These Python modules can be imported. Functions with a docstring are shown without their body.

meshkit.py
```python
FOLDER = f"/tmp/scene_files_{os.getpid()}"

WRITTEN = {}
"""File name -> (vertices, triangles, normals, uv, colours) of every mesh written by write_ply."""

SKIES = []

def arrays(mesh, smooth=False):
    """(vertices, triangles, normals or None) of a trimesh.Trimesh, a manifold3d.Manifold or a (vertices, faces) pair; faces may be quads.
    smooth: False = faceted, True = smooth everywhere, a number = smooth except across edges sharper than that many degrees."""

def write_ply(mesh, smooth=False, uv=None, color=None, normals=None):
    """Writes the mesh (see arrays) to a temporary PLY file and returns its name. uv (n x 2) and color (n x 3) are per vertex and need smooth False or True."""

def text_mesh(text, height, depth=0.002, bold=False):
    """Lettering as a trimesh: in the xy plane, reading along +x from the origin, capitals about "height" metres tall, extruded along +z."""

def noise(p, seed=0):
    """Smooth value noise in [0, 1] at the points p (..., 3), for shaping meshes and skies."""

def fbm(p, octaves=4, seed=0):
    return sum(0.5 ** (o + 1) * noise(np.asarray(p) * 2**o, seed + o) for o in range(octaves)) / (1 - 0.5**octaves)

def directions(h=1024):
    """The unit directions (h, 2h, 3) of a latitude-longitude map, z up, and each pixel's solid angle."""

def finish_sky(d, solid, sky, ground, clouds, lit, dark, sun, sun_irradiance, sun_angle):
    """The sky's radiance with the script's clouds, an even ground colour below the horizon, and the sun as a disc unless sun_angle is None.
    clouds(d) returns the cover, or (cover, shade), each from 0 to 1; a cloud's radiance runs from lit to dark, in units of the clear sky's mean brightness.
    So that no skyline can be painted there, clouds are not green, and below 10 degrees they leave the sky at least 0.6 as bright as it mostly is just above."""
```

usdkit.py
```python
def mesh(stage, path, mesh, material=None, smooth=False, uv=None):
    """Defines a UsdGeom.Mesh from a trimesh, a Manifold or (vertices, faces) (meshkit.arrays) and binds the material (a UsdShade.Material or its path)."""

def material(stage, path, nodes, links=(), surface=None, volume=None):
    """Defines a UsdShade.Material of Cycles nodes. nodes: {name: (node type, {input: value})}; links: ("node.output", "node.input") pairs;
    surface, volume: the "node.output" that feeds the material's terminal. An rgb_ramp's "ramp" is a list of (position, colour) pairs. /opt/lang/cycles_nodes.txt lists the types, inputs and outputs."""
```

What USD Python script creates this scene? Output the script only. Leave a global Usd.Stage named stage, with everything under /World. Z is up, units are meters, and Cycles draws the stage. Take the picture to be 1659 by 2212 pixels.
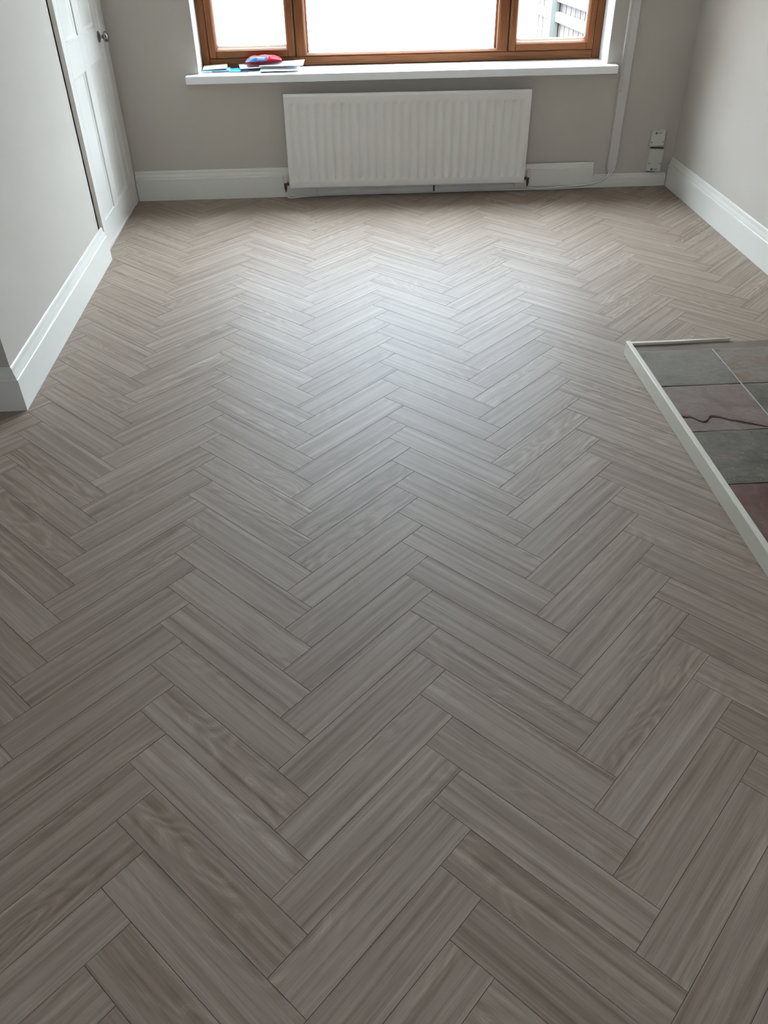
import math
import numpy as np
import trimesh
import usdkit
import meshkit
from shapely.geometry import Polygon, box as sbox, LineString
from shapely.ops import split as ssplit
from scipy.spatial.transform import Rotation
from pxr import Usd, UsdGeom, UsdLux, UsdShade, Gf, Sdf, Vt

stage = Usd.Stage.CreateInMemory()
UsdGeom.SetStageUpAxis(stage, "Z")
UsdGeom.SetStageMetersPerUnit(stage, 1.0)
UsdGeom.Xform.Define(stage, "/World")
rng = np.random.default_rng(7)

# ------------------------------------------------------------------ camera
IMG_W, IMG_H = 1659, 2212
F_PX = 1747.4
CAM = np.array([0.51816, -1.24514, 1.51490])
CAM_R = Rotation.from_euler("xyz", [0.912031, 0.015148, -0.060918]).as_matrix()
cam = UsdGeom.Camera.Define(stage, "/World/camera")
cam.CreateHorizontalApertureAttr(36.0)
cam.CreateVerticalApertureAttr(36.0 * IMG_H / IMG_W)
cam.CreateFocalLengthAttr(36.0 * F_PX / IMG_W)
cam.CreateClippingRangeAttr(Gf.Vec2f(0.02, 1000.0))
m4 = np.eye(4)
m4[:3, :3] = CAM_R.T
m4[3, :3] = CAM
cam.AddTransformOp().Set(Gf.Matrix4d(*m4.ravel().tolist()))
cam.CreateExposureAttr(0.24)

# ------------------------------------------------------------------ light: overcast daylight through the window and an added rear opening
sky = UsdLux.DomeLight.Define(stage, "/World/sky")
SKY = 27.5
sky.CreateIntensityAttr(1.0)
# overcast sky: luminance (1 + 2 sin elevation) / 3 of the zenith's, a little bluer overhead
sky_look = usdkit.material(stage, "/World/Looks/overcast_sky", {
    "g": ("texture_coordinate", {}), "s": ("separate_xyz", {}),
    "up": ("clamp", {"min": 0.0, "max": 1.0}),
    "l": ("math", {"math_type": "multiply_add", "value2": SKY * 2 / 3, "value3": SKY / 3}),
    "b": ("background_shader", {"color": (0.79, 0.93, 1.08)})},
    [("g.generated", "s.vector"), ("s.z", "up.value"), ("up.result", "l.value1"), ("l.value", "b.strength")], surface="b.background")
UsdShade.MaterialBindingAPI.Apply(sky.GetPrim()).Bind(sky_look)

# ------------------------------------------------------------------ helpers
def lin(r, g, b):
    f = lambda c: c / 12.92 if c <= 0.04045 else ((c + 0.055) / 1.055) ** 2.4
    return (f(r / 255), f(g / 255), f(b / 255))


taken = {}


def free(parent, name):
    key = (parent, name)
    n = taken.get(key, 0)
    taken[key] = n + 1
    return f"{parent}/{name}" if n == 0 else f"{parent}/{name}_{n:03d}"


def keys(prim, **kw):
    for k, v in kw.items():
        if v:
            prim.SetCustomDataByKey(k, v)
    return prim


def thing(name, label, cat=None, loc=(0, 0, 0), rotz=0.0, group=None, kind=None, rotx=0.0, roty=0.0):
    x = UsdGeom.Xform.Define(stage, free("/World", name))
    x.AddTranslateOp().Set(Gf.Vec3d(*map(float, loc)))
    if rotz:
        x.AddRotateZOp().Set(math.degrees(rotz))
    if roty:
        x.AddRotateYOp().Set(math.degrees(roty))
    if rotx:
        x.AddRotateXOp().Set(math.degrees(rotx))
    return keys(x.GetPrim(), label=label, category=cat, group=group, kind=kind)


def part(name, mesh, material, parent=None, label=None, smooth=30, uv=None, kind=None, cat=None):
    path = free(str(parent.GetPath()) if parent else "/World", name)
    if isinstance(mesh, list):
        mesh = trimesh.util.concatenate(mesh)
    m = usdkit.mesh(stage, path, mesh, material, smooth=smooth, uv=uv)
    return keys(m.GetPrim(), label=label, kind=kind, category=cat)


def box(x0, x1, y0, y1, z0, z1):
    m = trimesh.creation.box([x1 - x0, y1 - y0, z1 - z0])
    m.apply_translation([(x0 + x1) / 2, (y0 + y1) / 2, (z0 + z1) / 2])
    return m


def cbox(x0, x1, y0, y1, z0, z1, c=0.002):
    """box with chamfered edges"""
    lo, hi = np.array([x0, y0, z0]), np.array([x1, y1, z1])
    pts = []
    for sx in (0, 1):
        for sy in (0, 1):
            for sz in (0, 1):
                s = np.array([sx, sy, sz])
                p = np.where(s, hi, lo)
                for ax in range(3):
                    q = p + np.where(s, -c, c)
                    q[ax] = p[ax]
                    pts.append(q)
    return trimesh.convex.convex_hull(np.array(pts))


def extrude(profile, p0, p1, adir, bdir):
    """closed 2-D profile (a, b) swept straight from p0 to p1"""
    p0, p1, adir, bdir = (np.asarray(v, float) for v in (p0, p1, adir, bdir))
    m = trimesh.creation.extrude_polygon(Polygon(profile), np.linalg.norm(p1 - p0), engine="earcut")
    z = (p1 - p0) / np.linalg.norm(p1 - p0)
    M = np.eye(4)
    M[:3, 0], M[:3, 1], M[:3, 2], M[:3, 3] = adir, bdir, z, p0
    m.apply_transform(M)
    if np.linalg.det(M[:3, :3]) < 0 and m.volume < 0:
        m.invert()
    return m


def sweep(profile, path, closed=False, normal_side=1):
    """profile (d, z) swept along a 2-D polyline in xy with mitred corners; d grows to the left of the path (times normal_side)"""
    path = np.asarray(path, float)
    n = len(path)
    prof = np.asarray(profile, float)
    k = len(prof)
    rings = []
    for i in range(n):
        a = path[(i - 1) % n] if (closed or i > 0) else None
        b = path[(i + 1) % n] if (closed or i < n - 1) else None
        t1 = (path[i] - a) / np.linalg.norm(path[i] - a) if a is not None else None
        t2 = (b - path[i]) / np.linalg.norm(b - path[i]) if b is not None else None
        if t1 is None:
            t1 = t2
        if t2 is None:
            t2 = t1
        n1, n2 = np.array([-t1[1], t1[0]]), np.array([-t2[1], t2[0]])
        m = (n1 + n2) / (1 + n1 @ n2) * normal_side
        rings.append(np.column_stack([path[i] + np.outer(prof[:, 0], m), prof[:, 1]]))
    v = np.vstack(rings)
    f = []
    for i in range(n if closed else n - 1):
        j = (i + 1) % n
        for q in range(k):
            r = (q + 1) % k
            f += [[i * k + q, j * k + q, j * k + r], [i * k + q, j * k + r, i * k + r]]
    if not closed:
        tri = trimesh.creation.triangulate_polygon(Polygon(prof), engine="earcut")
        tv, tf = tri
        idx = [int(np.argmin(((prof - p) ** 2).sum(1))) for p in tv]
        for t in tf:
            a, b, c = (idx[x] for x in t)
            f += [[a, b, c], [(n - 1) * k + c, (n - 1) * k + b, (n - 1) * k + a]]
    m = trimesh.Trimesh(v, np.array(f), process=False)
    trimesh.repair.fix_normals(m)
    return m


def lathe(profile, sides=24, axis="z", at=(0, 0, 0)):
    m = trimesh.creation.revolve(np.array(profile, float), sections=sides)
    if axis == "x":
        m.apply_transform(trimesh.transformations.rotation_matrix(math.pi / 2, [0, 1, 0]))
    elif axis == "y":
        m.apply_transform(trimesh.transformations.rotation_matrix(math.pi / 2, [1, 0, 0]))
    m.apply_translation(at)
    return m


def smooth_path(pts, n=40):
    from scipy.interpolate import CubicSpline
    pts = np.asarray(pts, float)
    t = np.concatenate([[0], np.cumsum(np.linalg.norm(np.diff(pts, axis=0), axis=1) ** 0.5)])
    return CubicSpline(t, pts)(np.linspace(0, t[-1], n))


def tube(pts, r, sides=10):
    p = np.asarray(pts, float)
    t = np.gradient(p, axis=0)
    t /= np.linalg.norm(t, axis=1, keepdims=True)
    a = np.cross(t, [0.13, 0.31, 0.94])
    a /= np.linalg.norm(a, axis=1, keepdims=True)
    b = np.cross(t, a)
    ang = np.arange(sides) * 2 * np.pi / sides
    v = p[:, None] + r * (np.cos(ang)[None, :, None] * a[:, None] + np.sin(ang)[None, :, None] * b[:, None])
    n = len(p)
    f = []
    for i in range(n - 1):
        for j in range(sides):
            k = (j + 1) % sides
            f += [[i * sides + j, i * sides + k, (i + 1) * sides + k], [i * sides + j, (i + 1) * sides + k, (i + 1) * sides + j]]
    v = np.vstack([v.reshape(-1, 3), p[:1], p[-1:]])
    for j in range(sides):
        k = (j + 1) % sides
        f += [[n * sides, k, j], [n * sides + 1, (n - 1) * sides + j, (n - 1) * sides + k]]
    m = trimesh.Trimesh(v, np.array(f), process=False)
    trimesh.repair.fix_normals(m)
    return m


def grid_mesh(V):
    """surface from an (n, m, 3) grid of points"""
    n, m = V.shape[:2]
    i, j = np.meshgrid(np.arange(n - 1), np.arange(m - 1), indexing="ij")
    a, b, c, d = i * m + j, (i + 1) * m + j, (i + 1) * m + j + 1, i * m + j + 1
    f = np.vstack([np.stack([a, b, c], -1).reshape(-1, 3), np.stack([a, c, d], -1).reshape(-1, 3)])
    return trimesh.Trimesh(V.reshape(-1, 3), f, process=False)


def slab_from_grid(top, thickness):
    """closed slab: a bumpy top sheet (n, m, 3), a flat underside `thickness` lower (list of -z)"""
    n, m = top.shape[:2]
    bot = top.copy()
    bot[..., 2] = top[..., 2].min() - thickness if np.isscalar(thickness) else thickness
    t, b = grid_mesh(top), grid_mesh(bot)
    b.invert()
    rim = [(i, 0) for i in range(n)] + [(n - 1, j) for j in range(1, m)] + [(i, m - 1) for i in range(n - 2, -1, -1)] + [(0, j) for j in range(m - 2, 0, -1)]
    v, f = [], []
    for a, (i, j) in enumerate(rim):
        v += [top[i, j], bot[i, j]]
        c = (a + 1) % len(rim)
        f += [[2 * a, 2 * a + 1, 2 * c + 1], [2 * a, 2 * c + 1, 2 * c]]
    s = trimesh.Trimesh(np.array(v), np.array(f), process=False)
    out = trimesh.util.concatenate([t, b, s])
    out.merge_vertices()
    trimesh.repair.fix_normals(out)
    return out


# ------------------------------------------------------------------ materials
LOOKS = "/World/Looks"


def mat(name, nodes, links=(), surface="p.BSDF"):
    return usdkit.material(stage, f"{LOOKS}/{name}", nodes, links, surface=surface)


def paint(name, color, rough=0.5, bump=0.0, scale=60.0, var=0.03, spec=0.5):
    """painted surface: faint tone variation and a fine roller texture"""
    c = np.array(color)
    n = {
        "tc": ("geometry", {}),
        "n": ("noise_texture", {"scale": 2.3, "detail": 4.0}),
        "r": ("rgb_ramp", {"ramp": [(0.3, tuple(c * (1 - var))), (0.7, tuple(np.minimum(c * (1 + var), 0.97)))]}),
        "p": ("principled_bsdf", {"roughness": rough, "specular_ior_level": spec}),
    }
    l = [("tc.position", "n.vector"), ("n.fac", "r.fac"), ("r.color", "p.base_color")]
    if bump:
        n["b"] = ("noise_texture", {"scale": scale, "detail": 3.0})
        n["bm"] = ("bump", {"strength": bump, "distance": 0.002})
        l += [("tc.position", "b.vector"), ("b.fac", "bm.height"), ("bm.normal", "p.normal")]
    return mat(name, n, l)


WALL = paint("wall_paint", (0.50, 0.458, 0.405), 0.9, 0.2, 220.0, 0.02, 0.12)
WALLW = WALL
CEIL = paint("ceiling_paint", (0.80, 0.77, 0.72), 0.9)
GLOSS = paint("white_gloss_paint", (0.655, 0.63, 0.575), 0.32, 0.05, 30.0, 0.02)
REVEAL = paint("white_reveal_paint", (0.86, 0.86, 0.85), 0.6)
SILLM = paint("white_sill_plastic", (0.86, 0.86, 0.85), 0.35)
RADM = paint("radiator_enamel", (0.72, 0.69, 0.65), 0.3, 0.0, 1, 0.01)
PLASTIC = paint("socket_plastic", (0.56, 0.54, 0.48), 0.45)
CREAM = paint("cream_valve_plastic", (0.60, 0.53, 0.40), 0.45)
TRUNK = paint("trunking_paint", (0.57, 0.53, 0.50), 0.5)
PIPEP = paint("pipe_paint", (0.66, 0.64, 0.60), 0.4)
BRASS = mat("aged_brass", {"p": ("principled_bsdf", {"base_color": (0.10, 0.055, 0.03), "metallic": 0.6, "roughness": 0.5})})
CHROME = mat("brushed_pewter", {"p": ("principled_bsdf", {"base_color": (0.33, 0.31, 0.32), "metallic": 1.0, "roughness": 0.22})})
DARK = mat("dark_seal_and_gap_shade", {"p": ("principled_bsdf", {"base_color": (0.02, 0.018, 0.016), "roughness": 0.9})})  # near-black for gaskets, screw holes and shade painted into gaps
BLACKP = mat("black_plastic", {"p": ("principled_bsdf", {"base_color": (0.012, 0.012, 0.013), "roughness": 0.5})})
LOGO = mat("logo_navy_print", {"p": ("principled_bsdf", {"base_color": (0.03, 0.05, 0.16), "roughness": 0.5})})
LOGOG = mat("logo_grey_print", {"p": ("principled_bsdf", {"base_color": (0.22, 0.24, 0.30), "roughness": 0.5})})
SUBFLOOR = mat("joint_dark", {"p": ("principled_bsdf", {"base_color": (0.05, 0.04, 0.034), "roughness": 0.9})})
SPACER = mat("spacer_bar", {"p": ("principled_bsdf", {"base_color": (0.72, 0.70, 0.62), "roughness": 0.4})})
GLASS = mat("window_glass", {"f": ("layer_weight", {"blend": 0.5}), "p5": ("math", {"math_type": "power", "value2": 5.0}),
                             "sc": ("math", {"math_type": "multiply_add", "value2": 0.95, "value3": 0.04}),
                             "t": ("transparent_bsdf", {"color": (0.97, 0.98, 0.97)}), "g": ("glossy_bsdf", {"roughness": 0.0, "color": (1, 1, 1)}), "m": ("mix_closure", {})},
            [("f.facing", "p5.value1"), ("p5.value", "sc.value1"), ("sc.value", "m.fac"), ("t.BSDF", "m.closure1"), ("g.BSDF", "m.closure2")], surface="m.closure")


def wood_frame(name, stretch):
    """brown woodgrain foil; the grain runs along the axis with the small scale"""
    return mat(name, {
        "tc": ("texture_coordinate", {}), "mp": ("mapping", {"scale": stretch}),
        "n": ("noise_texture", {"scale": 1.0, "detail": 6.0, "roughness": 0.6}),
        "r": ("rgb_ramp", {"ramp": [(0.25, (0.085, 0.026, 0.008)), (0.5, (0.155, 0.052, 0.015)), (0.75, (0.215, 0.078, 0.024))]}),
        "p": ("principled_bsdf", {"roughness": 0.5, "specular_ior_level": 0.2})},
        [("tc.object", "mp.vector"), ("mp.vector", "n.vector"), ("n.fac", "r.fac"), ("r.color", "p.base_color")])


OAKH = wood_frame("oak_foil_across", (6.0, 150.0, 150.0))
OAKV = wood_frame("oak_foil_upright", (150.0, 150.0, 6.0))

# vinyl planks: u runs along the plank, v across; whole numbers in v number the planks
VINYL = mat("limed_oak_plank", {
    "uv": ("texture_coordinate", {}),
    "s": ("separate_xyz", {}),
    "id": ("math", {"math_type": "floor"}),
    "wn": ("white_noise_texture", {"dimensions": "1D"}),
    "ma": ("mapping", {"scale": (1.3, 62.0, 1.0)}),
    "na": ("noise_texture", {"scale": 1.0, "detail": 5.0, "roughness": 0.55, "distortion": 0.35}),
    "mb": ("mapping", {"scale": (9.0, 420.0, 1.0)}),
    "nb": ("noise_texture", {"scale": 1.0, "detail": 4.0, "roughness": 0.65}),
    "mw": ("mapping", {"scale": (2.2, 9.0, 1.0)}),
    "nw": ("noise_texture", {"scale": 1.0, "detail": 2.0, "roughness": 0.45}),
    "wv": ("math", {"math_type": "multiply", "value2": 95.0}),
    "ws": ("math", {"math_type": "sine"}),
    "wa": ("math", {"math_type": "multiply_add", "value2": 0.5, "value3": 0.5}),
    "ra": ("rgb_ramp", {"ramp": [(0.25, (0.153, 0.108, 0.079)), (0.45, (0.232, 0.176, 0.138)), (0.6, (0.282, 0.221, 0.177)), (0.8, (0.356, 0.293, 0.238))]}),
    "rb": ("rgb_ramp", {"ramp": [(0.3, (0.80, 0.78, 0.76)), (0.5, (1, 1, 1)), (0.72, (1.10, 1.10, 1.10))]}),
    "rw": ("rgb_ramp", {"ramp": [(0.0, (0.86, 0.835, 0.81)), (0.4, (0.98, 0.975, 0.97)), (0.8, (1.0, 1.0, 1.0)), (0.93, (1.22, 1.22, 1.21)), (1.0, (1.10, 1.10, 1.10))]}),
    "mk": ("mapping", {"scale": (1.1, 7.0, 1.0)}), "nk": ("noise_texture", {"scale": 1.0, "detail": 1.0}),
    "rk": ("map_range", {"from_min": 0.47, "from_max": 0.66, "clamp": True}),
    "rt": ("rgb_ramp", {"ramp": [(0.0, (0.925, 0.91, 0.895)), (0.5, (1, 0.995, 0.99)), (1.0, (1.055, 1.06, 1.065))]}),
    "m1": ("mix", {"mix_type": "multiply", "fac": 1.0}),
    "m2": ("mix", {"mix_type": "multiply"}),
    "m3": ("mix", {"mix_type": "multiply", "fac": 1.0}),
    "bp": ("bump", {"strength": 0.12, "distance": 0.0006}),
    "p": ("principled_bsdf", {"roughness": 0.49, "specular_ior_level": 0.34}),
}, [("uv.UV", "s.vector"), ("s.y", "id.value1"), ("id.value", "wn.w"),
    ("uv.UV", "ma.vector"), ("ma.vector", "na.vector"), ("uv.UV", "mb.vector"), ("mb.vector", "nb.vector"),
    ("uv.UV", "mw.vector"), ("mw.vector", "nw.vector"), ("uv.UV", "mk.vector"), ("mk.vector", "nk.vector"), ("nk.fac", "rk.value"), ("rk.result", "m2.fac"), ("nw.fac", "wv.value1"), ("wv.value", "ws.value1"), ("ws.value", "wa.value1"),
    ("na.fac", "ra.fac"), ("nb.fac", "rb.fac"), ("wa.value", "rw.fac"), ("wn.value", "rt.fac"),
    ("ra.color", "m1.color1"), ("rb.color", "m1.color2"), ("m1.color", "m2.color1"), ("rw.color", "m2.color2"),
    ("m2.color", "m3.color1"), ("rt.color", "m3.color2"), ("m3.color", "p.base_color"),
    ("nb.fac", "bp.height"), ("bp.normal", "p.normal")])


def slate(name, c0, c1, c2):
    return mat(name, {
        "tc": ("geometry", {}),
        "n": ("noise_texture", {"scale": 7.0, "detail": 8.0, "roughness": 0.62, "distortion": 0.8}),
        "r": ("rgb_ramp", {"ramp": [(0.3, c0), (0.5, c1), (0.7, c2)]}),
        "d": ("noise_texture", {"scale": 130.0, "detail": 2.0}),
        "dr": ("rgb_ramp", {"ramp": [(0.70, (0, 0, 0)), (0.78, (0.8, 0.8, 0.8))]}),
        "m": ("mix", {"mix_type": "mix", "color2": (0.42, 0.41, 0.39)}),
        "b": ("noise_texture", {"scale": 45.0, "detail": 6.0, "roughness": 0.6}),
        "bm": ("bump", {"strength": 1.0, "distance": 0.006}),
        "p": ("principled_bsdf", {"roughness": 0.65, "specular_ior_level": 0.22})},
        [("tc.position", "n.vector"), ("n.fac", "r.fac"), ("tc.position", "d.vector"), ("d.fac", "dr.fac"), ("dr.color", "m.fac"),
         ("r.color", "m.color1"), ("m.color", "p.base_color"), ("tc.position", "b.vector"), ("b.fac", "bm.height"), ("bm.normal", "p.normal")])


SLATE = [slate("slate_green_grey", (0.125, 0.110, 0.085), (0.165, 0.148, 0.120), (0.20, 0.168, 0.135)),
         slate("slate_purple_brown", (0.150, 0.103, 0.083), (0.190, 0.140, 0.118), (0.22, 0.178, 0.150)),
         slate("slate_dark_olive", (0.090, 0.078, 0.058), (0.135, 0.120, 0.094), (0.17, 0.138, 0.110)),
         slate("slate_plum_red", (0.095, 0.042, 0.034), (0.130, 0.070, 0.057), (0.16, 0.105, 0.088)),
         slate("slate_rust_grey", (0.175, 0.112, 0.072), (0.195, 0.158, 0.128), (0.23, 0.195, 0.160))]
MORTAR = paint("hearth_mortar", (0.15, 0.115, 0.09), 0.9, 0.3, 90.0, 0.1)
GROUT = paint("pale_grout", (0.34, 0.32, 0.29), 0.9)
TRIMW = paint("hearth_trim_paint", (0.56, 0.53, 0.445), 0.4, 0.05, 40.0, 0.02)
PAVING = paint("pale_paving", (0.30, 0.295, 0.285), 0.9, 0.2, 5.0, 0.05)
FENCEM = mat("weathered_fence_board", {
    "tc": ("texture_coordinate", {}), "mp": ("mapping", {"scale": (60.0, 60.0, 2.0)}),
    "n": ("noise_texture", {"scale": 1.0, "detail": 5.0}),
    "r": ("rgb_ramp", {"ramp": [(0.3, (0.040, 0.026, 0.021)), (0.7, (0.105, 0.088, 0.082))]}),
    "p": ("principled_bsdf", {"roughness": 0.85})},
    [("tc.object", "mp.vector"), ("mp.vector", "n.vector"), ("n.fac", "r.fac"), ("r.color", "p.base_color")])
POSTM = paint("grey_concrete_post", (0.066, 0.066, 0.060), 0.9, 0.3, 30.0, 0.15)
BRICK = paint("light_block_render", (0.20, 0.13, 0.10), 0.9, 0.2, 20.0, 0.1)
BARKD = paint("dark_fence_backing", (0.012, 0.009, 0.008), 0.95)
RAILM = paint("pale_fence_rail", (0.34, 0.33, 0.31), 0.85, 0.2, 30.0, 0.1)
PAPER = paint("white_paper", (0.80, 0.80, 0.82), 0.7, 0, 1, 0.01)
PAPERG = paint("grey_printed_paper", (0.30, 0.32, 0.36), 0.5, 0, 1, 0.05)
CREAMP = paint("cream_cover", (0.66, 0.61, 0.50), 0.6, 0, 1, 0.03)
SKYBLUE = paint("light_blue_card", (0.09, 0.30, 0.52), 0.45, 0, 1, 0.08)
CYAN = paint("cyan_glossy_leaflet", (0.015, 0.24, 0.46), 0.3, 0, 1, 0.1)
NAVYP = paint("slate_blue_print", (0.12, 0.16, 0.26), 0.5, 0, 1, 0.1)
REDP = mat("red_packet_foil", {
    "tc": ("texture_coordinate", {}), "mp": ("mapping", {"scale": (90.0, 14.0, 14.0)}),
    "n": ("noise_texture", {"scale": 1.0, "detail": 2.0}),
    "r": ("rgb_ramp", {"ramp": [(0.62, (0.30, 0.005, 0.014)), (0.74, (0.55, 0.16, 0.17))]}),
    "p": ("principled_bsdf", {"roughness": 0.5, "specular_ior_level": 0.06})},
    [("tc.object", "mp.vector"), ("mp.vector", "n.vector"), ("n.fac", "r.fac"), ("r.color", "p.base_color")])
BLUEP = paint("blue_packet_foil", (0.003, 0.075, 0.19), 0.5, 0, 1, 0.12, 0.08)
GREYP = paint("grey_packet_panel", (0.10, 0.13, 0.19), 0.5, 0, 1, 0.1, 0.08)

# ------------------------------------------------------------------ the setting: room shell
TH = math.atan(-0.0128)                     # the window wall is not quite square to the pattern
WY = 3.965                                  # window wall face at x = 0
EX = np.array([math.cos(TH), math.sin(TH)])
EN = np.array([math.sin(TH), -math.cos(TH)])  # into the room


def wp(s, d=0.0, z=0.0):
    """point on the window wall: s along it, d out into the room"""
    return (EX[0] * s + EN[0] * d, WY + EX[1] * s + EN[1] * d, z)


H = 2.4
XL, XR = -0.685, 2.597
S0, S1 = -0.232, 2.112                      # window opening
SZ, WTOP = 0.684, 1.96
WT = 0.30                                   # wall thickness

ww = thing("wall_window", "greige painted wall holding the window and radiator", kind="structure", loc=wp(0), rotz=TH)
part("wall_surface", [box(-1.0, S0, 0, WT, 0, H), box(S1, 2.75, 0, WT, 0, H), box(S0, S1, 0, WT, 0, SZ - 0.042), box(S0, S1, 0, WT, WTOP, H)], WALLW, ww)
part("wall_right", box(XR, XR + 0.12, -4.4, 3.98, 0, H), WALL, label="pale wall on the right behind the hearth", kind="structure")
part("wall_left", box(-0.86, XL, 1.45, 2.912, 0, H), WALL, label="pale wall stub on the left in front of the panelled door", kind="structure")
part("wall_left_recess", box(-0.86, -0.735, 2.912, 4.0, 0, H), WALL, label="recessed wall behind the panelled door", kind="structure")
part("wall_alcove", box(-2.3, -0.86, 1.45, 1.57, 0, H), WALL, label="shaded wall turning away at the lower left corner", kind="structure")
part("wall_far_left", box(-2.42, -2.3, -4.4, 1.57, 0, H), WALL, label="far left wall outside the picture", kind="structure")
BW0, BW1, BZ0, BZ1 = 0.3, 1.6, 1.25, 2.0  # assumed opening behind the camera, added to let in fill light
part("wall_back", [box(-2.42, BW0, -4.52, -4.4, 0, H), box(BW1, 2.72, -4.52, -4.4, 0, H), box(BW0, BW1, -4.52, -4.4, 0, BZ0), box(BW0, BW1, -4.52, -4.4, BZ1, H)], WALL, label="back wall behind the camera with an opening added for fill light", kind="structure")
part("ceiling", box(-2.42, 2.75, -4.52, 4.3, H, H + 0.1), CEIL, label="white ceiling above the room", kind="structure")
part("wall_chimney", box(2.36, XR, -0.1, 1.45, 0, H), WALL, label="chimney breast behind the hearth", kind="structure")

# ------------------------------------------------------------------ floor of herringbone planks
W, L = 0.1, 4.63845
R2 = math.sqrt(0.5)
DV, DU = np.array([R2, -R2]), np.array([R2, R2])
fl = thing("floor", "grey-brown limed oak effect herringbone plank floor", kind="structure")
part("underlay", box(-2.42, 2.72, -4.52, 4.02, -0.06, -0.0022), SUBFLOOR, fl)
HX, HY0, HY1 = 1.645, -0.05, 1.672          # hearth front face, ends
room = Polygon([(-2.3, -4.4), (XR, -4.4), (XR, 3.93), (-0.735, 3.972), (-0.735, 2.912), (XL, 2.912), (XL, 1.45), (-2.3, 1.45)])
room = room.difference(sbox(HX, HY0, XR, HY1))


def project(P):
    c = (np.asarray(P, float) - CAM) @ CAM_R
    if (c[:, 2] > -0.05).any():
        c[:, 2] = np.minimum(c[:, 2], -0.05)
    return np.stack([IMG_W / 2 + F_PX * c[:, 0] / -c[:, 2], IMG_H / 2 - F_PX * c[:, 1] / -c[:, 2]], 1)


frame_box = sbox(0, 0, IMG_W, IMG_H)
planks = []
JG = 0.00035                                  # half the joint
for j in range(-8, 9):
    for k in range(-80, 81):
        for along_u in (True, False):
            if along_u:
                a0, a1, b0, b1 = j * L + k, j * L + k + 1, j * L - k - L, j * L - k
            else:
                a0, a1, b0, b1 = j * L + 1 + k, j * L + 1 + k + L, j * L - 1 - k, j * L - k
            quad = [W * (a * DV + b * DU) for a, b in ((a0, b0), (a1, b0), (a1, b1), (a0, b1))]
            c = np.mean(quad, 0)
            if not (-2.9 < c[0] < 3.2 and -4.9 < c[1] < 4.5):
                continue
            g = Polygon(quad).buffer(-JG, join_style=2).intersection(room)
            for g in getattr(g, "geoms", [g]):
                if g.is_empty or g.area < 2e-5 or g.geom_type != "Polygon":
                    continue
                p = np.array(g.exterior.coords)[:-1]
                seen = 0.0
                q = Polygon(project(np.column_stack([p, np.zeros(len(p))])))
                if c[1] > -1.05 and q.is_valid:
                    seen = q.intersection(frame_box).area
                planks.append((seen, g, along_u, np.array(quad[0]) if not along_u else np.array(quad[0])))
order = sorted(range(len(planks)), key=lambda i: -planks[i][0])


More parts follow.
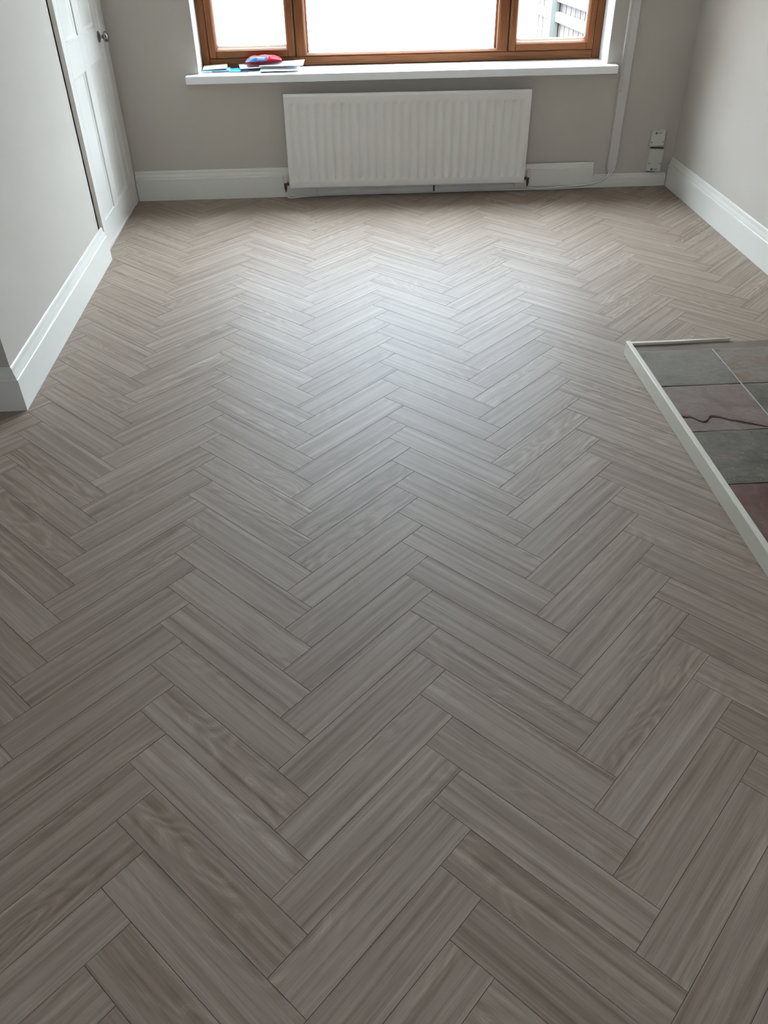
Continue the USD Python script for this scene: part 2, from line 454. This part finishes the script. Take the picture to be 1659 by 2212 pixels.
def plank_mesh(g, along_u, origin, number):
    """top sheet with a fine bevelled rim, and sides down to the underlay"""
    bev = 0.0005
    inner = g.buffer(-bev, join_style=2)
    if inner.is_empty or inner.geom_type != "Polygon" or len(inner.exterior.coords) != len(g.exterior.coords):
        inner, bev = g, 0.0
    out = np.array(g.exterior.coords)[:-1]
    inn = np.array(inner.exterior.coords)[:-1]
    if Polygon(out).exterior.is_ccw is False:
        out = out[::-1]
    if Polygon(inn).exterior.is_ccw is False:
        inn = inn[::-1]
    shift = int(np.argmin(((inn - out[0]) ** 2).sum(1)))
    inn = np.roll(inn, -shift, axis=0)
    n = len(out)
    tv, tf = trimesh.creation.triangulate_polygon(Polygon(inn), engine="earcut")
    idx = [int(np.argmin(((inn - q) ** 2).sum(1))) for q in tv]
    v = np.vstack([np.column_stack([inn, np.zeros(n)]), np.column_stack([out, np.full(n, -0.0006)]), np.column_stack([out, np.full(n, -0.0025)])])
    f = []
    for t in tf:
        t = [idx[x] for x in t]
        e = np.cross(inn[t[1]] - inn[t[0]], inn[t[2]] - inn[t[0]])
        f.append(t if e > 0 else t[::-1])
    for i in range(n):
        k = (i + 1) % n
        for lo in (0, 1):
            A, B = lo * n, (lo + 1) * n
            f += [[A + i, B + i, B + k], [A + i, B + k, A + k]]
    ud, vd = (DU, DV) if along_u else (DV, DU)
    rel = v[:, :2] - origin
    r = np.random.default_rng(number)
    uv = np.column_stack([rel @ ud * (1 if r.random() < 0.5 else -1) + r.uniform(0, 40), rel @ vd * 0.98 + number + 0.4])
    return v, np.array(f), uv


rest_v, rest_f, rest_uv, nv = [], [], [], 0
for rank, i in enumerate(order):
    seen, g, along_u, origin = planks[i]
    v, f, uv = plank_mesh(g, along_u, origin, rank + 1)
    if rank < 300 and seen > 0:
        part("plank", (v, f), VINYL, fl, smooth=False, uv=uv)
    else:
        rest_v.append(v); rest_f.append(f + nv); rest_uv.append(uv); nv += len(v)
part("outer_planks", (np.vstack(rest_v), np.vstack(rest_f)), VINYL, fl, smooth=False, uv=np.vstack(rest_uv), kind="stuff")

# ------------------------------------------------------------------ baseboards
SKIRT = [(0, 0), (.022, 0), (.022, .119), (.0212, .1235), (.0185, .126), (.0155, .1265), (.0155, .1295), (.0150, .134), (.0125, .141), (.0088, .147), (.0080, .150), (.0080, .156), (.0068, .162), (.0042, .167), (.0015, .169), (0, .169)]
LOW = [(0, 0), (.020, 0), (.020, .030), (.0185, .034), (.0155, .036), (.0150, .040), (.0160, .047), (.0150, .056), (.0110, .062), (.0085, .065), (.0080, .071), (.005, .076), (0, .077)]
part("baseboard_left", sweep(SKIRT, [(-2.29, 1.45), (XL, 1.45), (XL, 2.962)], normal_side=-1), GLOSS, label="white moulded skirting along the left wall stub", kind="structure")
part("baseboard_right", sweep(SKIRT, [(XR, 1.46), (XR, 3.915)], normal_side=1), GLOSS, label="white moulded skirting along the right wall", kind="structure")
bw = thing("baseboard_window", "white skirting boards under the window", kind="structure", loc=wp(0), rotz=TH)


def wall_sweep(profile, s0, s1, d0=0.0, z0=0.0):
    """profile (d, z) swept along the window wall, in the wall's own frame (x = s, -y = d)"""
    return extrude([(d, z) for d, z in profile], (s0, -d0, z0), (s1, -d0, z0), (0, -1, 0), (0, 0, 1))


part("tall_board", wall_sweep(SKIRT, -0.697, 0.394), GLOSS, bw)
part("low_board", wall_sweep(LOW, 0.397, 1.118), GLOSS, bw)
part("low_board", wall_sweep(LOW, 1.127, 2.572), GLOSS, bw)
part("joint_shade_strip", box(1.118, 1.127, -0.012, 0.0, 0.004, 0.07), DARK, bw)  # dark filler strip; the shade inside the joint is put into its colour
part("packing_board", wall_sweep([(d * 0.8, z * 0.745 + (0.024 if z == 0 else 0.028)) for d, z in SKIRT], 1.62, 2.104, d0=0.021), GLOSS, bw, label="short raised piece of tall skirting right of the radiator")

# ------------------------------------------------------------------ window
win = thing("window_1", "three-light window with brown woodgrain frames and white sill", kind="structure", loc=wp(0), rotz=TH)
FY = 0.18                                   # frame face behind the wall face
part("frame_stile", cbox(S0, S0 + .050, FY, FY + .07, SZ, WTOP, .004), OAKV, win)
part("frame_stile", cbox(S1 - .050, S1, FY, FY + .07, SZ, WTOP, .004), OAKV, win)
part("frame_rail", cbox(S0 + .046, S1 - .046, FY, FY + .07, SZ, SZ + .052, .006), OAKH, win)
part("frame_rail", cbox(S0 + .046, S1 - .046, FY, FY + .07, WTOP - .05, WTOP, .006), OAKH, win)
ML, MR = (0.318, 0.378), (1.500, 1.560)
for a, b in (ML, MR):
    part("mullion", [cbox(a, b, FY - .001, FY + .056, SZ + .048, WTOP - .046, .006), box(a - .014, b + .014, FY + .052, FY + .069, SZ + .048, WTOP - .046)], OAKV, win)


def bead_loop(x0, x1, z0, z1, y, prof):
    """mouldings mitred around an opening in the xz plane"""
    m = sweep(prof, [(x0, z0), (x1, z0), (x1, z1), (x0, z1)], closed=True)
    v = m.vertices.copy()
    m.vertices = np.column_stack([v[:, 0], y + v[:, 2], v[:, 1]])
    trimesh.repair.fix_normals(m)
    return m


def sash(x0, x1, z0, z1, glass_z):
    t = .048
    y0, y1 = FY - .014, FY + .05
    g0, g1 = x0 + t, x1 - t
    part("gasket", [box(x0 - .006, x0 + .002, FY + .003, FY + .008, z0, z1), box(x1 - .002, x1 + .006, FY + .003, FY + .008, z0, z1), box(x0, x1, FY + .003, FY + .008, z0 - .005, z0 + .002)], DARK, win)
    part("sash_stile", cbox(x0, x0 + t - .008, y0, y1, z0, z1, .005), OAKV, win)
    part("sash_stile", cbox(x1 - t + .008, x1, y0, y1, z0, z1, .005), OAKV, win)
    part("sash_rail", cbox(x0 + t - .01, x1 - t + .01, y0 + .0005, y1, z0, z0 + t - .008, .005), OAKH, win)
    part("sash_rail", cbox(x0 + t - .01, x1 - t + .01, y0 + .0005, y1, z1 - t + .008, z1, .005), OAKH, win)
    bead = [(0, .012), (0, .03), (-.010, .03), (-.010, .002), (-.007, -.002), (-.003, .004)]
    part("glazing_bead", bead_loop(g0, g1, z0 + t, z1 - t, FY, bead), OAKH, win)
    part("spacer_bar", [box(g0, g1, FY + .029, FY + .035, z0 + t, z0 + t + .011)], SPACER, win)
    part("pane", box(g0 - .004, g1 + .004, FY + .022, FY + .026, z0 + t - .004, z1 - t + .004), GLASS, win)


ZS0, ZS1 = SZ + .049, WTOP - .047
sash(S0 + .052, ML[0] - .004, ZS0 + .003, ZS1, 0)
sash(MR[1] + .004, S1 - .052, ZS0 + .003, ZS1, 0)
bead = [(0, .012), (0, .03), (-.014, .03), (-.014, .004), (-.010, -.001), (-.004, .006)]
part("glazing_bead", bead_loop(ML[1] + .004, MR[0] - .004, SZ + .064, WTOP - .064, FY, bead), OAKH, win)
part("pane", box(ML[1], MR[0], FY + .022, FY + .026, SZ + .05, WTOP - .05), GLASS, win)
part("window_sill", [cbox(-.300, 2.162, -.065, 0.0, SZ - .042, SZ, .003), box(S0 + .001, S1 - .001, -0.001, FY + .01, SZ - .042, SZ)], SILLM, win, label="white window board with horned ends")
part("reveal", [box(S0 - .001, S0 + .003, -.0005, FY, SZ, WTOP)], REVEAL, win, label="white painted reveal on the left")
part("reveal", [box(S1 - .003, S1 + .001, -.0005, FY, SZ, WTOP)], REVEAL, win, label="white painted reveal on the right")
part("reveal", [box(S0, S1, -.0005, FY, WTOP - .003, WTOP + .001)], REVEAL, win, label="white painted head of the window opening")

# ------------------------------------------------------------------ panelled door and its architrave
DX, DY0, DY1, DZ1 = -0.706, 3.080, 3.836, 2.03
door = thing("door_1", "white four-panel cupboard door with a pewter knob", kind="structure", loc=(DX, DY0, 0.008))
DW, DH, DT = DY1 - DY0, DZ1 - 0.008, 0.022
ST = 0.066
cols = [(ST, 0.318), (0.425, DW - 0.075)]
rows = [(0.128, 0.800), (0.945, DH - 0.11)]


def door_bar(y0, y1, z0, z1):
    return cbox(-DT, 0, y0, y1, z0, z1, 0.0012)


part("stile", door_bar(0, cols[0][0], 0, DH), GLOSS, door)
part("stile", door_bar(cols[0][1], cols[1][0], rows[0][0], DH), GLOSS, door)
part("stile", door_bar(cols[1][1], DW, 0, DH), GLOSS, door)
part("rail", [door_bar(cols[0][0], cols[1][1], 0, rows[0][0])], GLOSS, door)
for (c0, c1) in cols:
    part("rail", door_bar(c0, c1, rows[0][1], rows[1][0]), GLOSS, door)
    part("rail", door_bar(c0, c1, rows[1][1], DH), GLOSS, door)
OGEE = [(0, 0), (0.004, -.0005), (.007, -.004), (.008, -.0065), (.013, -.0075), (.019, -.0115), (.021, -.0135), (.021, -.016), (0, -.016)]
for (c0, c1) in cols:
    for (r0, r1) in rows:
        pn = part("panel", box(-.020, -.0135, c0, c1, r0, r1), GLOSS, door)
        m = sweep(OGEE, [(c0, r0), (c1, r0), (c1, r1), (c0, r1)], closed=True)
        v = m.vertices
        m = trimesh.Trimesh(np.column_stack([v[:, 2], v[:, 0], v[:, 1]]), m.faces, process=False)
        trimesh.repair.fix_normals(m)
        part("moulding", m, GLOSS, pn)
part("threshold_strip", cbox(-.016, .005, 0, DW, -.006, .008, .0015), GLOSS, door)
ky, kz = 0.708, 0.895
kn = part("knob", lathe([(0, .052), (.010, .0515), (.0185, .048), (.0245, .041), (.0255, .036), (.0225, .030), (.014, .025), (.0075, .021), (.0068, .010), (0, .010)], 28, "x", (0, ky, kz)), CHROME, door, label="round pewter door knob")
part("rose", lathe([(0, .009), (.010, .009), (.020, .007), (.0255, .0035), (.027, 0), (0, 0)], 28, "x", (0, ky, kz)), CHROME, kn)
ARCH = [(0, 0), (0, .022), (.006, .026), (.012, .0245), (.016, .028), (.030, .030), (.075, .031), (.082, .029), (.086, .031), (.098, .031), (.104, .028), (.108, .030), (.116, .030), (.118, .026), (.118, 0)]
part("trim_1", extrude(ARCH, (-.732, 3.846, 0), (-.732, 3.846, H - 0.3), (0, 1, 0), (1, 0, 0)), GLOSS, label="white moulded architrave between the door and the window wall", kind="structure")

# ------------------------------------------------------------------ hearth
hz = 0.048
hearth = thing("hearth", "low hearth of riven slate tiles edged with a cream painted board", "hearth", (HX, HY0, 0))
HL = HY1 - HY0
HW = XR - HX
part("mortar_bed", box(.020, HW - 0.24, 0.02, HL - .020, 0, hz - .010), MORTAR, hearth)
part("edging_board", extrude([(0, 0), (.019, 0), (.019, .0575), (.0155, .060), (.003, .060), (0, .057)], (0, 0, 0), (0, HL, 0), (1, 0, 0), (0, 0, 1)), TRIMW, hearth, label="cream painted edging board")
part("edging_board", extrude([(.0195, HL), (.0195, HL - .014), (.200, HL - .013), (.425, HL - .003), (.425, HL)], (0, 0, 0), (0, 0, .055), (1, 0, 0), (0, 1, 0)), TRIMW, hearth, label="thin edging board along the far end of the hearth")
part("edging_board", cbox(.0195, .70, 0, .016, 0, .058, .002), TRIMW, hearth, label="edging board along the near end of the hearth")
for y in (0.42, 0.755, 1.13):
    part("nail_head", lathe([(0, .0012), (.002, .0009), (.0026, 0), (0, 0)], 8, "x", (0, y, .036)).apply_transform(np.diag([-1, 1, 1, 1])), PIPEP, hearth)


def tile(poly, material, top, seed, bumps=0.0022):
    """a riven slab with a wavy upper face over a polygon (hearth frame)"""
    g = Polygon(poly)
    x0, y0, x1, y1 = g.bounds
    n = 44
    if len(poly) == 4:
        U, Vv = np.meshgrid(np.linspace(0, 1, n), np.linspace(0, 1, n), indexing="ij")
        A, B, C, D = (np.array(q) for q in poly)
        P = (1 - U)[..., None] * ((1 - Vv)[..., None] * A + Vv[..., None] * D) + U[..., None] * ((1 - Vv)[..., None] * B + Vv[..., None] * C)
    else:
        half = len(poly) // 2
        lo, hi = np.array(poly[:half], float), np.array(poly[half:][::-1], float)
        xs = np.linspace(x0, x1, n)
        yl, yh = np.interp(xs, lo[:, 0], lo[:, 1]), np.interp(xs, hi[:, 0], hi[:, 1])
        T = np.linspace(0, 1, n)
        P = np.stack([np.repeat(xs[:, None], n, 1), yl[:, None] * (1 - T) + yh[:, None] * T], -1)
    q = np.concatenate([P * 9, np.zeros((n, n, 1)) + seed], -1)
    z = top + bumps * 2 * (meshkit.fbm(q, 4, seed) - 0.5) + bumps * 0.8 * (meshkit.fbm(q * 5, 3, seed + 9) - 0.5)
    e = np.minimum.reduce([np.arange(n), np.arange(n)[::-1]])
    edge = np.minimum(e[:, None], e[None, :])
    z = z - 0.0016 * np.exp(-edge / 1.0)
    return slab_from_grid(np.concatenate([P, z[..., None]], -1), top - 0.012), material


jt = 0.003
X0, XM, X1_ = 0.0225, 0.325, 0.665
ylines = [0.02, 0.14, 0.445, 0.753, 1.056, 1.365, 1.652]
crack = [(X0, 1.158), (0.06, 1.150), (0.085, 1.118), (0.105, 1.122), (0.125, 1.152), (0.15, 1.148), (0.19, 1.118), (0.235, 1.098), (0.29, 1.068), (XM - jt, 1.066)]
cx_ = np.linspace(X0, XM - jt, 60)
cy_ = np.interp(cx_, [c[0] for c in crack], [c[1] for c in crack]) + 0.007 * (meshkit.fbm(np.stack([cx_ * 90, cx_ * 0, cx_ * 0], -1), 3, 21) - 0.5)
crack = list(zip(cx_.tolist(), np.maximum(cy_, 1.061).tolist()))
picks = [(0, SLATE[4]), (1, SLATE[1]), (2, SLATE[3]), (3, SLATE[2]), (4, SLATE[1]), (5, SLATE[0])]
for i in range(6):
    ya, yb = ylines[i] + jt, ylines[i + 1] - jt
    if i == 4:
        off = [(x, y) for x, y in crack]
        lowp = [(X0, ya), (XM - jt, ya)]
        yy = [(x, y - 0.0012) for x, y in off]
        m, mm = tile([(x, ya) for x, _ in off] + [(x, y) for x, y in yy][::-1], SLATE[1], hz - .0035, 31)
        part("slate_tile", m, mm, hearth, label="broken lower strip of the purple-brown slate tile")
        yy = [(x, y + 0.0012) for x, y in off]
        m, mm = tile(yy + [(x, yb) for x, _ in off][::-1], SLATE[1], hz + .0015, 32)
        part("slate_tile", m, mm, hearth, label="purple-brown slate tile with a ragged broken edge")
    else:
        m, mm = tile([(X0, ya), (XM - jt, ya), (XM - jt, yb), (X0, yb)], picks[i][1], hz + (0.0015 if i == 5 else 0.0), 40 + i)
        part("slate_tile", m, mm, hearth)
    m, mm = tile([(XM + jt, ya), (X1_, ya), (X1_, yb), (XM + jt, yb)], (SLATE[2], SLATE[0], SLATE[4], SLATE[1], SLATE[2], SLATE[4])[i], hz, 60 + i)
    part("slate_tile", m, mm, hearth)
part("grout_line", box(XM - jt, XM + jt, 0.02, 1.65, hz - .012, hz - .0008), GROUT, hearth, label="pale grout line between the tiles")
part("back_strip", [box(X0, 0.66, 1.648, HL - .0145, 0.02, hz - .003)], MORTAR, hearth, label="thin strip of mortar behind the last tiles")

# ------------------------------------------------------------------ radiator
RS0, RS1, RZ0, RZ1, RD = 0.2365, 1.668, 0.068, 0.585, 0.098
rad = thing("radiator", "white fluted panel radiator under the window", "radiator", wp(RS0, RD, RZ0), TH, roty=0.0055)
RWID, RHT, RT = RS1 - RS0, RZ1 - RZ0, 0.020
nx, nz = 560, 64
xs = np.linspace(0, RWID, nx)
zs = np.concatenate([[0, .002, .004, .007, .011, .016], np.linspace(.022, RHT - .022, nz), RHT - np.array([.016, .011, .007, .004, .002, 0])])
Xg, Zg = np.meshgrid(xs, zs, indexing="ij")
NF = 28
mg = 0.020
ph = (Xg - mg) / (RWID - 2 * mg) * NF
wave = 0.5 - 0.5 * np.cos(2 * np.pi * ph)
wave = np.clip((wave - 0.10) / 0.80, 0, 1)
inx = (ph > 0) & (ph < NF)
tz = np.clip((Zg - .040) / .016, 0, 1) * np.clip((RHT - .045 - Zg) / .016, 0, 1)
tz = tz * tz * (3 - 2 * tz)
depth = np.where(inx, wave * tz * 0.0085, 0)


def rim(d, r):
    t = np.clip(1 - d / r, 0, 1)
    return r * (1 - np.sqrt(np.clip(1 - t * t, 0, 1)))


depth = depth + np.maximum(rim(np.minimum(Xg, RWID - Xg), 0.006), 0) + rim(Zg, .010) + rim(RHT - Zg, .016)
front = np.stack([Xg, np.minimum(depth, RT), Zg], -1)
backg = front.copy(); backg[..., 1] = RT + 0.001
fm, bm_ = grid_mesh(front), grid_mesh(backg)
fm.invert() if fm.face_normals[:, 1].mean() > 0 else None
bm_.invert() if bm_.face_normals[:, 1].mean() < 0 else None
rimpts = [front[i, 0] for i in range(nx)] + [front[-1, j] for j in range(1, len(zs))] + [front[i, -1] for i in range(nx - 2, -1, -1)] + [front[0, j] for j in range(len(zs) - 2, 0, -1)]
rv, rf = [], []
for a, q in enumerate(rimpts):
    rv += [q, [q[0], RT + .001, q[2]]]
    c = (a + 1) % len(rimpts)
    rf += [[2 * a, 2 * c, 2 * c + 1], [2 * a, 2 * c + 1, 2 * a + 1]]
side = trimesh.Trimesh(np.array(rv), np.array(rf), process=False)
part("panel", [fm, bm_, side], RADM, rad, smooth=50)
for bx in (.22, RWID - .25):
    part("mounting_bracket", box(bx, bx + .03, RT, RD - .002, .06, .44), RADM, rad)
part("convector_fin", [box(.06, RWID - .06, RT + .001, RT + .028, .05, RHT - .05)], RADM, rad)


def valve(xc, sgn):
    zc = .022
    yv = .028
    v = part("valve_body", [lathe([(0, -.022), (.0085, -.022), (.0085, .012), (.007, .014), (0, .014)], 16, "z", (xc, yv, zc)), lathe([(0, 0), (.009, 0), (.009, .022), (0, .022)], 16, "x", (xc if sgn < 0 else xc - .022, yv, zc))], BRASS, rad, label="dark brass radiator valve")
    part("compression_nut", lathe([(0, -.046), (.0035, -.046), (.0055, -.036), (.0085, -.026), (.0085, -.018), (0, -.018)], 6, "z", (xc, yv, zc)), BRASS, v)
    part("valve_cap", lathe([(0, .052), (.007, .052), (.0095, .049), (.0102, .044), (.0108, .010), (.0100, .008), (0, .008)], 20, "z", (xc, yv, zc)), CREAM, v, label="cream plastic valve cap")
    return (xc, yv, zc - .046)


vl = valve(-.026, -1)
vr = valve(RWID + .026, 1)

# pipes painted white
def rad_world(p):
    x = np.array(p, float)
    c, s = math.cos(0.0055), math.sin(0.0055)
    q = np.array([c * x[0] + s * x[2], x[1], -s * x[0] + c * x[2]])
    o = np.array(wp(RS0, RD, RZ0))
    return np.array([o[0] + EX[0] * q[0] - EN[0] * q[1], o[1] + EX[1] * q[0] - EN[1] * q[1], o[2] + q[2]])


def wpl(world):
    d = np.array(world[:2]) - np.array([0, WY])
    return d @ EX, d @ EN, world[2]


a = wpl(rad_world(vl))
path_l = [wp(a[0], a[1], a[2] - .001), wp(a[0] + .001, a[1], a[2] - .010), wp(a[0] + .010, a[1] - .002, .012), wp(a[0] + .045, .062, .0065), wp(a[0] + .2, .032, .0062), wp(1.0, .029, .0062), wp(1.5, .029, .0062), wp(1.8, .046, .007), wp(2.0, .050, .012), wp(2.13, .048, .026), wp(2.19, .036, .055), wp(2.212, .020, .10), wp(2.216, .016, .16)]
hp = part("heating_pipe", tube(smooth_path(path_l, 110), .0042), PIPEP, label="thin white pipe running along the floor below the radiator to its left valve", cat="pipe")
b = wpl(rad_world(vr))
path_r = [wp(b[0], b[1], b[2] - .001), wp(b[0] + .003, b[1], b[2] - .010), wp(b[0] + .022, b[1] - .002, .024), wp(b[0] + .07, .058, .016), wp(1.95, .056, .024), wp(2.06, .057, .030), wp(2.15, .054, .050), wp(2.205, .040, .078), wp(2.235, .022, .115), wp(2.238, .016, .17)]
part("heating_pipe", tube(smooth_path(path_r, 90), .0042), PIPEP, label="thin white pipe looping from the right radiator valve up into the trunking", cat="pipe")

# ------------------------------------------------------------------ trunking, socket plates
tr = thing("pipe_trunking", "greige painted upright trunking on the wall right of the window", "trunking", wp(2.222, 0, 0.100), TH)
part("lower_channel", extrude([(-.0275, 0), (-.0275, -.021), (-.025, -.023), (.025, -.023), (.0275, -.021), (.0275, 0), (.025, 0), (.025, -.020), (-.025, -.020), (-.025, 0)], (0, 0, 0), (0, 0, .437), (1, 0, 0), (0, 1, 0)), TRUNK, tr)
part("upper_channel", extrude([(-.030, 0), (-.030, -.020), (-.0285, -.0245), (-.0265, -.0225), (-.0255, -.020), (-.0185, -.020), (-.0175, -.0235), (-.014, -.0255), (-.0105, -.0225), (.027, -.0225), (.0305, -.019), (.0305, 0)], (0, 0, .437), (0, 0, H - .100), (1, 0, 0), (0, 1, 0)), TRUNK, tr)


def plate(name, label, s0, s1, z0, z1, tilt, logo_z, screw_z, parts_group):
    w, h = s1 - s0, z1 - z0
    t = thing(name, label, "socket plate", wp(s0, 0, z0), TH, roty=tilt)
    part("back_box", cbox(0.0, w, -.012, 0, 0, h, .0015), PLASTIC, t)
    part("face_plate", cbox(.003, w - .003, -.022, -.012, .003, h - .003, .003), PLASTIC, t)
    for x in (w * 0.14, w * 0.86):
        part("screw_hole", lathe([(0, .0012), (.0022, .0009), (.0028, 0), (0, 0)], 10, "y", (x, -.022, screw_z)), DARK, t)
    if tilt > 0:  # dark strips stand in for the shadow around the lower plate
        part("painted_shadow_strip", box(.008, w - .010, -.012, -.002, h - .0005, h + .004), DARK, t, label="dark strip painted as shadow above the plate")
        part("painted_shadow_strip", box(.012, w - .03, -.012, -.002, -.003, .0005), DARK, t, label="dark strip painted as shadow below the plate")
    cx = w * 0.36
    d = lathe([(0, .0008), (.0065, .0008), (.0065, 0), (0, 0)], 18, "y", (cx, -.022, logo_z))
    lg = part("logo_disc", d, LOGO, t, label="small round navy logo")
    part("logo_swirl", [lathe([(0, .0004), (.0016, .0004), (.0016, 0), (0, 0)], 10, "y", (cx - .002, -.0228, logo_z + .0015)), lathe([(0, .0004), (.0012, .0004), (.0012, 0), (0, 0)], 10, "y", (cx + .0022, -.0228, logo_z - .002))], PLASTIC, lg)
    part("logo_text", [box(cx + .0095 + k * .0042, cx + .0125 + k * .0042, -.0226, -.0219, logo_z - .0030 - (.0012 if k % 3 == 1 else 0), logo_z + .0030 + (.0016 if k % 3 == 2 else 0)) for k in range(6)], LOGOG, t, label="grey blurred maker's lettering")
    return t


plate("wall_socket", "upper square socket plate above the taller one in the corner", 2.434, 2.528, .229, .322, -0.035, .078, .026, None)
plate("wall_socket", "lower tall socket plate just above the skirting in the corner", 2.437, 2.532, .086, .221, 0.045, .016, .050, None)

# ------------------------------------------------------------------ things on the window board
def sheet(w, h, curl, seed, n=16, droop=0.0):
    U, V = np.meshgrid(np.linspace(0, w, n), np.linspace(0, h, n), indexing="ij")
    r = np.random.default_rng(seed)
    z = curl * (0.5 + 0.5 * np.sin(U / w * 2.2 + r.uniform(0, 6))) * (V / h) + curl * 0.5 * np.sin(V / h * 3 + r.uniform(0, 6)) ** 2
    z = z - z.min()
    return np.stack([U, V, z], -1)


def paper(name, label, cat, s, d, z, w, h, rot, material, curl=0.004, seed=0, thick=0.0012, group=None):
    g = sheet(w, h, curl, seed)
    g[..., 2] += thick
    bot = g.copy(); bot[..., 2] -= thick
    t, b = grid_mesh(g), grid_mesh(bot)
    b.invert()
    n = g.shape[0]
    rim_ = [(i, 0) for i in range(n)] + [(n - 1, j) for j in range(1, n)] + [(i, n - 1) for i in range(n - 2, -1, -1)] + [(0, j) for j in range(n - 2, 0, -1)]
    v, f = [], []
    for a_, (i, j) in enumerate(rim_):
        v += [g[i, j], bot[i, j]]
        c_ = (a_ + 1) % len(rim_)
        f += [[2 * a_, 2 * a_ + 1, 2 * c_ + 1], [2 * a_, 2 * c_ + 1, 2 * c_]]
    m = trimesh.util.concatenate([t, b, trimesh.Trimesh(np.array(v), np.array(f), process=False)])
    m.merge_vertices()
    trimesh.repair.fix_normals(m)
    tg = thing(name, label, cat, wp(s, d, z), TH + rot, group=group)
    part("sheet", m, material, tg)
    return tg


# booklet pair at the left end
bk = thing("booklet", "light blue booklet lying at the left end of the window board", "booklet", wp(-.215, -.030, SZ), TH + 0.06)
part("cover", [cbox(0, .155, 0, .115, .0085, .0100, .0004), cbox(0, .155, 0, .115, 0, .0012, .0004), box(0, .002, 0, .115, 0.0012, .0085)], SKYBLUE, bk)
part("printed_panel", box(.055, .150, -.0006, 0.0005, .0015, .0082), NAVYP, bk, label="slate blue printed edge")
part("pages", box(.002, .153, .001, .113, .0012, .0085), PAPER, bk)
ev = thing("envelope", "cream padded envelope lying tilted on the light blue booklet", "envelope", wp(-.213, -.042, SZ + .0105), TH + 0.08, roty=-0.035)
part("body", cbox(0, .140, 0, .125, 0, .007, .003), CREAMP, ev)
part("flap", cbox(.006, .134, .068, .118, .0069, .0085, .0007), CREAMP, ev)
paper("leaflet", "cyan glossy leaflet between the booklet and the white papers", "leaflet", -.070, -.036, SZ, .075, .11, -0.12, CYAN, 0.006, 5)
# white papers
paper("paper_sheet", "grey printed brochure sticking out at the bottom of the paper pile", "paper", .052, .008, SZ, .22, .14, 0.05, PAPERG, 0.003, 11)
paper("paper_sheet", "white folded letter at the front right of the paper pile", "paper", .118, .018, SZ + .007, .225, .13, 0.02, PAPER, 0.003, 12, 0.003)
paper("paper_sheet", "large white sheet curling up at the left end of the paper pile", "paper", .005, -.022, SZ + .014, .25, .15, 0.16, PAPER, 0.010, 13)
paper("paper_sheet", "topmost white sheet sticking out right of the red packet", "paper", .110, -.032, SZ + .024, .25, .145, -0.06, PAPER, 0.009, 14)
# red and blue packet
pk = thing("packet", "shiny red and blue plastic packet on top of the white papers", "packet", wp(.030, -.075, SZ + .035), TH + 0.05, roty=-0.03)
n_, m_ = 60, 30
U, V = np.meshgrid(np.linspace(-1, 1, n_), np.linspace(-1, 1, m_), indexing="ij")
lens = np.clip((1 - np.abs(U) ** 2.6), 0, 1) ** 0.75 * np.clip((1 - np.abs(V) ** 2.4), 0, 1) ** 0.75
crk = meshkit.fbm(np.stack([U * 3 + 5, V * 3 + 2, U * 0], -1), 3, 3) - 0.5
base = np.stack([.105 + .105 * U, .055 + .055 * V, 0 * U], -1)
topz = .006 + .024 * lens + .020 * crk * lens
up = base.copy(); up[..., 2] = topz
part("wrapper", slab_from_grid(up, 0.004), REDP, pk, smooth=60)
msk = base.copy()


def patch(u0, u1, v0, v1, lift):
    uu, vv = np.meshgrid(np.linspace(u0, u1, 20), np.linspace(v0, v1, 12), indexing="ij")
    ln = np.clip((1 - np.abs(uu) ** 2.6), 0, 1) ** 0.75 * np.clip((1 - np.abs(vv) ** 2.4), 0, 1) ** 0.75
    ck = meshkit.fbm(np.stack([uu * 3 + 5, vv * 3 + 2, uu * 0], -1), 3, 3) - 0.5
    g = np.stack([.105 + .105 * uu, .055 + .055 * vv, .006 + .024 * ln + .020 * ck * ln + lift], -1)
    return slab_from_grid(g, float(0.0)) if False else grid_mesh(g)


part("blue_panel", patch(-.97, .18, -.985, -.42, .0006), BLUEP, pk, smooth=60, label="blue printed side of the packet")
part("grey_panel", patch(-.35, .08, -.93, -.60, .0011), GREYP, pk, smooth=60, label="grey printed box on the blue side")

# ------------------------------------------------------------------ outside
part("ground", box(-40, 60, 4.3, 90, -0.40, -0.30), PAVING, label="pale paved garden ground beyond the window", kind="structure")
part("wall_light_block", box(-1.35, -1.05, 4.30, 7.6, -0.3, 2.7), BRICK, label="unseen wall added outside on the left to cut side light", kind="structure")  # assumed wall, never in view; added to block light reaching the right wall
FA, FB = np.array([2.93, 7.10]), np.array([2.79, 8.86])
fd = (FB - FA) / np.linalg.norm(FB - FA)
fang = math.atan2(fd[1], fd[0])
fence = thing("garden_fence", "weathered close-board garden fence seen through the right-hand pane", "fence", (FA[0], FA[1], -0.30), fang)
FL = np.linalg.norm(FB - FA)
bwid = .145
x = 0.0
r = np.random.default_rng(5)
while x < FL - 0.02:
    w = bwid * r.uniform(.92, 1.05)
    part("board", cbox(x + .007, min(x + w, FL) - .007, -.012, .004, .03, 1.30 + r.uniform(-.008, .008), .002), FENCEM, fence)
    x += w
part("gap_dark_backing", box(.004, FL - .004, -.020, -.0125, .03, 1.28), BARKD, fence, label="dark sheet added so the gaps between boards read dark")  # added near-black sheet; the darkness of the gaps is in its colour
part("rail", cbox(0, FL, .004, .050, .705, .790, .006), RAILM, fence)
part("rail", cbox(0, FL, .004, .050, .875, .955, .006), FENCEM, fence)
part("rail", cbox(0, FL, .004, .050, .06, .15, .006), RAILM, fence)
part("post", cbox(1.02, 1.12, .010, .105, 0, 1.32, .008), POSTM, fence, label="grey square fence post")
